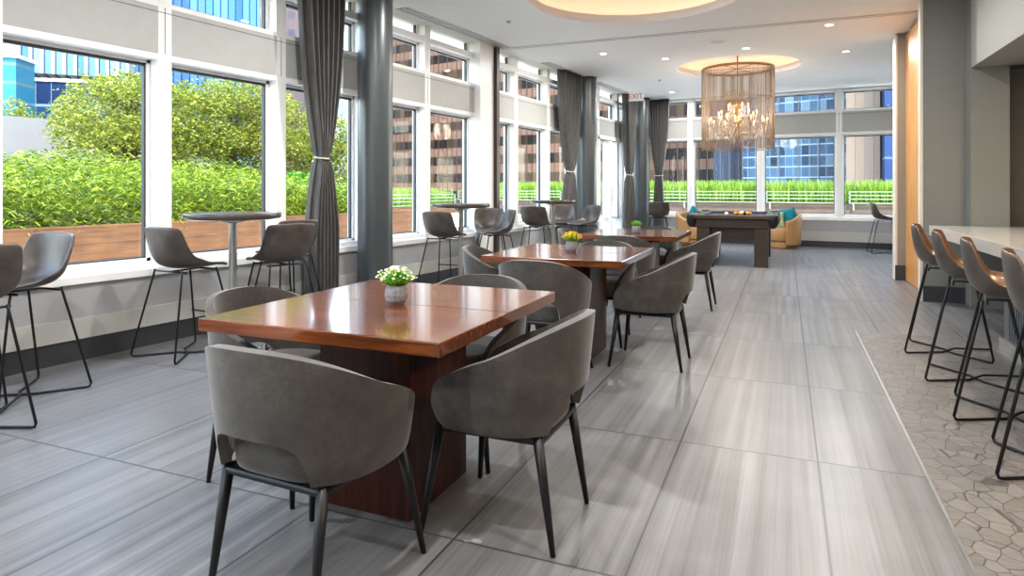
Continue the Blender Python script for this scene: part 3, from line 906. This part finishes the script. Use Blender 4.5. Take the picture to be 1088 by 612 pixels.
def drop(c, w, h):
    n = len(V); x, y, z = c
    V.extend([(x, y, z), (x + w, y, z - h * .55), (x, y + w, z - h * .55), (x - w, y, z - h * .55), (x, y - w, z - h * .55), (x, y, z - h)])
    F.extend([(n, n + 1 + i, n + 1 + (i + 1) % 4) for i in range(4)] + [(n + 5, n + 1 + (i + 1) % 4, n + 1 + i) for i in range(4)])


for rr, zz, cnt in ((.47, 2.25, 60), (.44, 2.18, 40), (.36, 2.14, 50), (.31, 2.37, 44), (.27, 2.26, 36), (.2, 2.10, 36), (.17, 2.49, 24), (.12, 2.06, 20), (.13, 2.6, 20), (.39, 2.2, 40), (.25, 2.16, 30)):
    for k in range(cnt):
        a = 2 * pi * k / cnt + rnd.uniform(-.05, .05); r = rr + rnd.uniform(-.02, .02)
        z = zz + rnd.uniform(-.03, .03)
        for q_ in range(rnd.choice((1, 2, 3))):
            drop((r * cos(a), r * sin(a), z - q_ * .034), .008, .03)
o = raw('crystals', V, F, M['crystal'], cr); o['kind'] = 'stuff'

# ================================================================== CEILING FITTINGS
def disc_fixture(name, label, cat, group, x, y, r, mats, glow=False):
    root = empty(name, (x, y, CH)); tag(root, label, cat, group)
    MB().lathe([(r * .72, -.002), (r, -.004), (r, 0), (r * .72, .0), (r * .72, -.002)], 32).build('trim_ring', M['white'], root)
    MB().lathe([(0, -.0015), (r * .72, -.0015)], 32).build('lens' if glow else 'cover', mats, root, recalc=False)
    return root


DL = [(-3.64, 9.41, 'recessed ceiling light just beyond the ceiling slot near the windows'), (-2.92, 10.26, 'recessed ceiling light between the slot and the chandelier recess'),
      (-1.67, 10.08, 'recessed ceiling light straight in front of the chandelier'), (-.51, 9.14, 'recessed ceiling light just beyond the slot toward the wood panel'),
      (-.39, 11.04, 'recessed ceiling light to the pier side of the chandelier'), (.28, 11.92, 'recessed ceiling light close to the top of the pier'), (-3.81, 13.9, 'recessed ceiling light near the far corner column')]
for x, y, l in DL: disc_fixture('ceiling_light', l, 'ceiling light', 'recessed ceiling lights', x, y, .06, M['lampwarm'], True)
disc_fixture('ceiling_speaker', 'round white speaker flush in the ceiling between the slot and the chandelier', 'speaker', None, -1.95, 9.43, .13, M['speaker'])
for (x, y, l) in ((-3.95, 7.01, 'small ceiling sprinkler between the window vent and the near round recess'), (-3.59, 12.22, 'small dark ceiling sprinkler toward the far corner')):
    r_ = MB().lathe([(0, -.03), (.012, -.03), (.012, -.02), (.03, -.006), (.03, 0), (0, 0)], 16).build('sprinkler', M['steel']); r_.location = (x, y, CH); tag(r_, l, 'sprinkler', 'ceiling sprinklers')
for y0, y1, l in ((5.9, 8.35, 'slotted ceiling vent strip nearest the camera, over the windows'), (9.6, 11.5, 'slotted ceiling vent strip before the second column'), (11.9, 14.6, 'slotted ceiling vent strip running to the far corner')):
    root = empty('ceiling_vent', (-4.72, y0, CH)); tag(root, l, 'vent', 'ceiling vent strips along the windows')
    L = y1 - y0
    MB().box(-.075, .075, 0, L, -.004, 0).build('backing', M['ventdark'], root)
    b = MB().box(-.085, -.07, 0, L, -.01, 0).box(.07, .085, 0, L, -.01, 0).box(-.006, .006, 0, L, -.01, 0)
    k = 0
    while k * .06 < L: b.box(-.075, .075, k * .06, k * .06 + .028, -.009, -.002); k += 1
    b.build('frame', M['vent'], root)
# exit sign
es = empty('exit_sign', (-4.35, 13.1, CH)); tag(es, 'small white exit sign with red letters hanging from the ceiling by the glazed door', 'sign')
MB().box(-.15, .15, -.015, .015, -.25, -.06, .004).build('sign_box', M['white'], es)
for hx in (-.08, .08): MB().tube([(hx, 0, 0), (hx, 0, -.06)], .006).build('hanger', M['white'], es)
cu = D.curves.new('lettering', 'FONT'); cu.body = 'EXIT'; cu.size = .15; cu.align_x = 'CENTER'; cu.align_y = 'CENTER'; cu.extrude = .001
tmp_ = D.objects.new('lettering_source', cu); C.objects.link(tmp_); bpy.context.view_layer.update()
lm = D.meshes.new_from_object(tmp_.evaluated_get(bpy.context.evaluated_depsgraph_get())); D.objects.remove(tmp_)
tx_ = D.objects.new('lettering', lm); C.objects.link(tx_); tx_.parent = es; tx_.location = (0, -.0165, -.155); tx_.rotation_euler = (pi / 2, 0, 0); lm.materials.clear(); lm.materials.append(M['signred'])

# ================================================================== TERRACE
o = MB().box(-40, -5.15, -12, 40, -.3, .28).box(-5.15, 20, BY + .25, 40, -.3, .28).build('terrace_floor', M['paver']); struct(o)
b = MB()
b.box(-11.8, -8.0, -4, 10.35, .28, .74); b.mi = 1; b.box(-8.04, -7.96, -4, 10.38, .28, .79).box(-11.8, -8.0, 10.33, 10.4, .28, .79).box(-11.85, -11.78, -4, 10.35, .28, .79)
o = b.build('planter', [M['soil'], M['planterwood']]); tag(o, 'long wooden planter box full of bamboo right outside the nearest windows', 'planter', 'terrace planters')


def leaves(name, label, cat, mat, gen, seed):
    rnd = random.Random(seed); V, F = [], []
    gen(rnd, V, F); o = raw(name, V, F, mat); tag(o, label, cat, None, 'stuff'); return o


def leaf(V, F, p, d, L, w, rnd, droop=.35):
    d = d.normalized(); s = d.cross(Vector((rnd.uniform(-1, 1), rnd.uniform(-1, 1), rnd.uniform(-.4, 1)))).normalized() * w
    m = p + d * L * .45; e = p + d * L + Vector((0, 0, -L * droop)); n = len(V)
    V.extend([p, m + s, e, m - s]); F.append((n, n + 1, n + 2, n + 3))


def bam(rnd, V, F):
    for i in range(12500):
        x = -8.05 - 3.4 * rnd.random() ** 1.7; y = rnd.uniform(1.2, 9.0)
        hh = (.62 + .32 * min(1, (-x - 8) / 1.2)) * rnd.uniform(.75, 1.12) * (1 - .12 * math.sin(y * 1.3) ** 2)
        if y > 7.2: hh *= .8
        for k in range(5):
            z = .74 + hh * rnd.random() ** (.6 if x < -8.4 else 1)
            a = rnd.uniform(0, 2 * pi); dv = Vector((cos(a), sin(a), rnd.uniform(-.1, 1.1)))
            leaf(V, F, Vector((x + rnd.uniform(-.06, .06), y + rnd.uniform(-.06, .06), z)), dv, rnd.uniform(.08, .17), rnd.uniform(.006, .011), rnd, .45)
leaves('grass', 'lush bamboo leaves filling the wooden planter outside the nearest windows', 'bamboo', M['bamboo'], bam, 21)


def tall(x0, x1, y0, y1, zb_, zt_, n, sp=.05):
    def g_(rnd, V, F):
        for i in range(n):
            x, y = rnd.uniform(x0, x1), rnd.uniform(y0, y1); h = (zt_ - zb_) * rnd.uniform(.6, 1.1)
            for k in range(4):
                a = rnd.uniform(0, 2 * pi); w = rnd.uniform(.008, .014); l = rnd.uniform(.05, .2)
                b_ = Vector((x + rnd.uniform(-sp, sp), y + rnd.uniform(-sp, sp), zb_)); t_ = b_ + Vector((cos(a) * l, sin(a) * l, h)); s = Vector((-sin(a), cos(a), 0)) * w
                m_ = b_.lerp(t_, .6) + Vector((-cos(a) * l * .3, -sin(a) * l * .3, .03)); q_ = len(V)
                V.extend([b_ - s, b_ + s, m_ + s, m_ - s, t_]); F.extend([(q_, q_ + 1, q_ + 2, q_ + 3), (q_ + 3, q_ + 2, q_ + 4)])
    return g_


# terrace edge planters with railing in front
o = MB().box(-16.0, 6.5, 21.0, 22.6, .1, .78).build('planter', M['planterbrown']); tag(o, 'dark brown planter along the terrace edge behind the far windows', 'planter', 'terrace planters')
o = MB().box(-15.95, -14.12, 10.2, 20.95, .1, .56).build('planter', M['planterwood']); tag(o, 'low brown planter at the terrace edge beyond the railing, seen past the columns', 'planter', 'terrace planters')
leaves('grass', 'bright green tall grass in the dark planter behind the far windows', 'grass', M['turf'], tall(-14.0, 2.0, 21.15, 22.4, .75, 1.46, 4600, .08), 31)
leaves('grass', 'bright green grass behind the white railing seen past the big column', 'grass', M['turf'], tall(-15.8, -14.25, 10.4, 21.0, .5, 1.22, 3000, .08), 32)


def railing(label, pts, z0, z1, n):
    root = empty('railing'); tag(root, label, 'railing', 'white terrace railings')
    a, b_ = Vector((*pts[0], 0)), Vector((*pts[1], 0)); d = (b_ - a) / n; u = d.normalized(); ang = math.atan2(u.y, u.x)
    for k in range(n):
        p = a + d * k; L = d.length - .1
        b = MB()
        for zz in (0, .36, .68, 1.0):
            z = z0 + (z1 - z0) * zz; b.box(0, L, -.02, .02, z - .013, z + .013)
        b.box(0, .04, -.02, .02, z0, z1).box(L - .04, L, -.02, .02, z0, z1)
        b.box(.1, .14, -.015, .015, z0 - .2, z0).box(L - .14, L - .1, -.015, .015, z0 - .2, z0)
        o = b.build('railing_panel', M['railing'], root); o.location = p; o.rotation_euler = (0, 0, ang)
    return root


railing('white horizontal bar railing in front of the grass behind the far windows', ((-14.0, 20.9), (6.0, 20.9)), .8, 1.12, 9)
railing('white horizontal bar railing at the terrace edge past the big column', ((-14.0, 10.3), (-14.0, 20.8)), .62, 1.0, 5)


# white parapet wall behind the bamboo
b = MB().box(-16.4, -16.0, -6, 12.5, .2, 2.75); b.mi = 1
for y in range(-6, 12, 2): b.box(-16.0, -15.995, y, y + .03, .2, 2.75)
o = b.build('garden_wall', [M['whitewall'], M['spandrel']]); tag(o, 'white concrete terrace wall behind the bamboo and the young tree', 'wall', None, 'thing')
o = o


def tree(label, x, y, z0, h, rx, ry, rz_, n, seed, mat='tree', ls=(.05, .09), g_='young trees on the terrace'):
    rnd = random.Random(seed); root = empty('tree', (x, y, z0)); tag(root, label, 'tree', g_)
    b = MB(); cz_ = h - rz_
    b.tube([(0, 0, 0), (.03, .02, h * .3), (-.02, .05, h * .55), (.0, .0, h * .85)], [.07, .055, .035, .012], 8)
    cl = []
    for k in range(16):
        a = rnd.uniform(0, 2 * pi); q_ = rnd.uniform(.3, .9); e = Vector((cos(a) * rx * q_, sin(a) * ry * q_, cz_ + rnd.uniform(-.7, .8) * rz_ * (1 - .4 * q_)))
        b.tube([(0, 0, h * rnd.uniform(.2, .5)), (e.x * .5, e.y * .5, (e.z + h * .35) * .5), tuple(e)], [.028, .016, .006], 5); cl.append(e)
    b.build('trunk', M['trunk'], root)
    V, F = [], []
    while len(F) < n:
        u = Vector((rnd.gauss(0, 1), rnd.gauss(0, 1), rnd.gauss(0, 1))).normalized() * rnd.random() ** .45
        p = Vector((u.x * rx, u.y * ry, cz_ + u.z * rz_))
        if math.sin(p.x * 5 + seed) + math.sin(p.y * 4.6 + 1) + math.sin(p.z * 7) < -.55: continue
        c_ = p + Vector((rnd.gauss(0, .05), rnd.gauss(0, .05), rnd.gauss(0, .04)))
        for k in range(4):
            a = rnd.uniform(0, 2 * pi); leaf(V, F, c_ + Vector((rnd.gauss(0, .06), rnd.gauss(0, .06), rnd.gauss(0, .03))), Vector((cos(a), sin(a), rnd.uniform(-.5, .5))), rnd.uniform(*ls), rnd.uniform(.014, .024), rnd, .3)
    o = raw('foliage', V, F, M[mat], root); o['kind'] = 'stuff'
    return root


tree('young yellow green tree seen through the first window, before the white wall', -13, 7.75, .28, 3.35, 1.5, 1.35, 1.25, 26000, 41)
tree('wide yellow green tree filling the second window above the bamboo', -13, 10.1, .28, 3.6, 1.7, 1.75, 1.35, 38000, 42)
tree('yellow green tree seen between the curtain and the column', -12.7, 12.5, .28, 3.0, 1.2, 1.2, 1.2, 16000, 43)
for (x, y, hh, s, l) in ((-17.4, 7.6, 3.3, 51, 'small light green shrub top over the white wall, at the window edge'), (-17.4, 8.9, 3.6, 52, 'light green shrub top over the white wall beside the young tree')):
    tree(l, x, y, .28, hh - .28, .55, .55, .6, 1500, s, 'tree', (.06, .1), 'shrubs rising over the white wall')


def shrub(label, x, y, r, seed, z=.3):
    rnd = random.Random(seed); V, F = [], []
    for i in range(2600):
        u = Vector((rnd.gauss(0, 1), rnd.gauss(0, 1), rnd.gauss(0, 1))).normalized() * rnd.random() ** .33
        p = Vector((u.x * r, u.y * r, z + r * .75 + u.z * r * .75)); a = rnd.uniform(0, 6.28)
        leaf(V, F, p, Vector((cos(a), sin(a), rnd.uniform(-.2, .8))), .09, .025, rnd)
    root = empty('shrub', (x, y, 0)); tag(root, label, 'shrub', 'leafy shrubs outside')
    b = MB()
    for k in range(5):
        a = 1.3 * k; b.tube([(0, 0, z - .05), (cos(a) * r * .5, sin(a) * r * .5, z + r)], [.012, .004], 5)
    b.build('stem', M['trunk'], root); o = raw('foliage', V, F, M['hedge'], root); o['kind'] = 'stuff'


shrub('round leafy shrub behind the curtain at the end of the bamboo', -9.6, 8.9, .55, 61, .72)
shrub('round leafy shrub in the planter just before the big column', -8.9, 9.75, .42, 62, .7)

# ================================================================== CITY
YAW = radians(29.1)
def vray(px):                            # bearing of a direction, used only to lay the city out around the terrace
    t = (px - 544) / 694.0
    return Vector((t * cos(YAW) - sin(YAW), t * sin(YAW) + cos(YAW), 0))


def building(label, pa, za, pb, zb_, z0, z1, mat, depth=14, grp='city buildings beyond the terrace', extras=None, name='building'):
    A, B = vray(pa) * za, vray(pb) * zb_
    d = B - A; L = d.length; root = empty(name, (A.x, A.y, 0), math.atan2(d.y, d.x)); tag(root, label, 'building', grp)
    MB().box(0, L, 0, depth, z0, z1).build('facade', M[mat], root)
    MB().box(-.2, L + .2, -.2, depth + .2, z1, z1 + .3).build('roof_parapet', M['spandrel'], root)
    if extras: extras(root, L, z0, z1)
    return root


def fins(step, w, dpt, mat, z0_=None):
    def g_(root, L, z0, z1):
        b = MB(); k = 0
        while k * step < L: b.box(k * step, k * step + w, -dpt, 0, z0 if z0_ is None else z0_, z1); k += 1
        o = b.build('mullions', M[mat], root); o['kind'] = 'stuff'
    return g_


building('brown office block with rows of tan and dark windows across the street', 396, 150, 770, 104, -20, 62, 'f_brown', 20, extras=fins(2.5, .1, .12, 'darkbrown'))
building('tower with white and blue vertical stripes in the first window', 18, 62, 137, 66, 12.3, 42, 'f_stripe', 6, extras=None)
building('dark blue glass podium below the striped tower', -90, 60.5, 137, 65.5, -20, 11.6, 'f_navy', 4)
building('low teal glass block at the window edge with striped tower behind', -60, 55, 17, 56, -20, 12.4, 'f_teal', 3)
building('distant beige tower with small windows above the teal block', -10, 100, 19, 101, -20, 25, 'f_beige', 10)
building('tall blue glass tower with vertical fins, behind the trees', 139, 80, 276, 92, -20, 75, 'f_blue', 8, extras=None)
building('tall pinkish tower with small windows beside the blue tower', 281, 120, 331, 126, -20, 95, 'f_pink', 18)
building('pale blue grey block seen between the curtain and the big column', 347, 110, 396, 112, -20, 19, 'f_grey', 18)
building('dark slate office block behind the chandelier', 758, 78, 792, 76, -20, 50, 'f_slate', 14)
building('blue glass office block with pale grid behind the far windows', 789, 74, 899, 66, -20, 50, 'f_glass', 14, extras=fins(2.1, .05, .1, 'ventdark'))
building('brown concrete panelled block at the far windows', 899, 62, 935, 60, -20, 50, 'f_panel', 3)
building('deep blue panelled block beside the concrete one at the far windows', 940, 58, 1010, 56, -20, 50, 'f_bluepanel', 3)
o = MB().box(-300, 300, -100, 300, -20.3, -20).build('ground', M['paver']); struct(o)

# ================================================================== LIGHT
w = D.worlds.new('world'); bpy.context.scene.world = w; w.use_nodes = True
nt = w.node_tree; bg = nt.nodes['Background']
sky = nt.nodes.new('ShaderNodeTexSky'); sky.sky_type = 'NISHITA'; sky.sun_disc = False; sky.sun_elevation = radians(50); sky.sun_rotation = radians(140)
sky.air_density = 1.2; sky.dust_density = .6; sky.ozone_density = 2.0
hs = nt.nodes.new('ShaderNodeHueSaturation'); hs.inputs['Saturation'].default_value = .72; nt.links.new(sky.outputs[0], hs.inputs['Color']); nt.links.new(hs.outputs[0], bg.inputs[0]); bg.inputs[1].default_value = .62


def lamp(name, kind, loc, energy, color=(1, 1, 1), **k):
    l = D.lights.new(name, kind); l.energy = energy; l.color = color
    for a, b_ in k.items(): setattr(l, a, b_)
    o = D.objects.new(name, l); C.objects.link(o); o.location = loc; return o


s = lamp('sun', 'SUN', (5, -5, 20), 5, (1, .96, .88), angle=radians(.6))
s.rotation_euler = Vector((-.34, .52, -.78)).to_track_quat('-Z', 'Y').to_euler()
for x, y, l in DL: lamp('downlight', 'AREA', (x, y, CH - .012), 18 if x < .2 else 3, (1, .97, .93), shape='DISK', size=.09)
# unseen lamps without fixtures, added out of view to brighten the room
for x, y in ((-2.9, .5), (-1.0, .5), (-2.9, 3.4), (-.6, 3.6), (-3.4, 5.4), (-.3, 6.8), (-1.2, -2), (-3.2, -2), (.6, 1.6)):
    lamp('downlight', 'AREA', (x, y, CH - .012), 24 if x < -.8 else 14, (1, .98, .95), shape='DISK', size=.09)
for y in (1.0, 2.6, 4.2, 5.8): lamp('bar_downlight', 'AREA', tuple(T(2.1, y, 2.44)), 12, (1, .75, .48), shape='DISK', size=.09)
lamp('chandelier_glow', 'POINT', (-2.04, 11.51, 2.45), 34, (1, .86, .70), shadow_soft_size=.2)

# ================================================================== CAMERA
cd_ = D.cameras.new('camera'); cam = D.objects.new('camera', cd_); C.objects.link(cam)
cam.location = (0, 0, 1.222); cam.rotation_euler = (pi / 2, 0, YAW)
cd_.sensor_fit = 'HORIZONTAL'; cd_.sensor_width = 36; cd_.lens = 36 * 694 / 1088; cd_.shift_y = -(306 - 200) / 1088
cd_.clip_start = .05; cd_.clip_end = 1000
bpy.context.scene.camera = cam
sc = bpy.context.scene
sc.view_settings.view_transform = 'Standard'; sc.view_settings.look = 'None'; sc.view_settings.gamma = 1
sc.view_settings.use_curve_mapping = False; sc.view_settings.exposure = 1.48
sc.cycles.use_denoising = True
try: sc.cycles.denoiser = 'OPENIMAGEDENOISE'
except Exception: pass
sc.cycles.max_bounces = 8; sc.cycles.diffuse_bounces = 5; sc.cycles.transparent_max_bounces = 12
sc.cycles.sample_clamp_indirect = 6; sc.cycles.caustics_reflective = False; sc.cycles.caustics_refractive = False
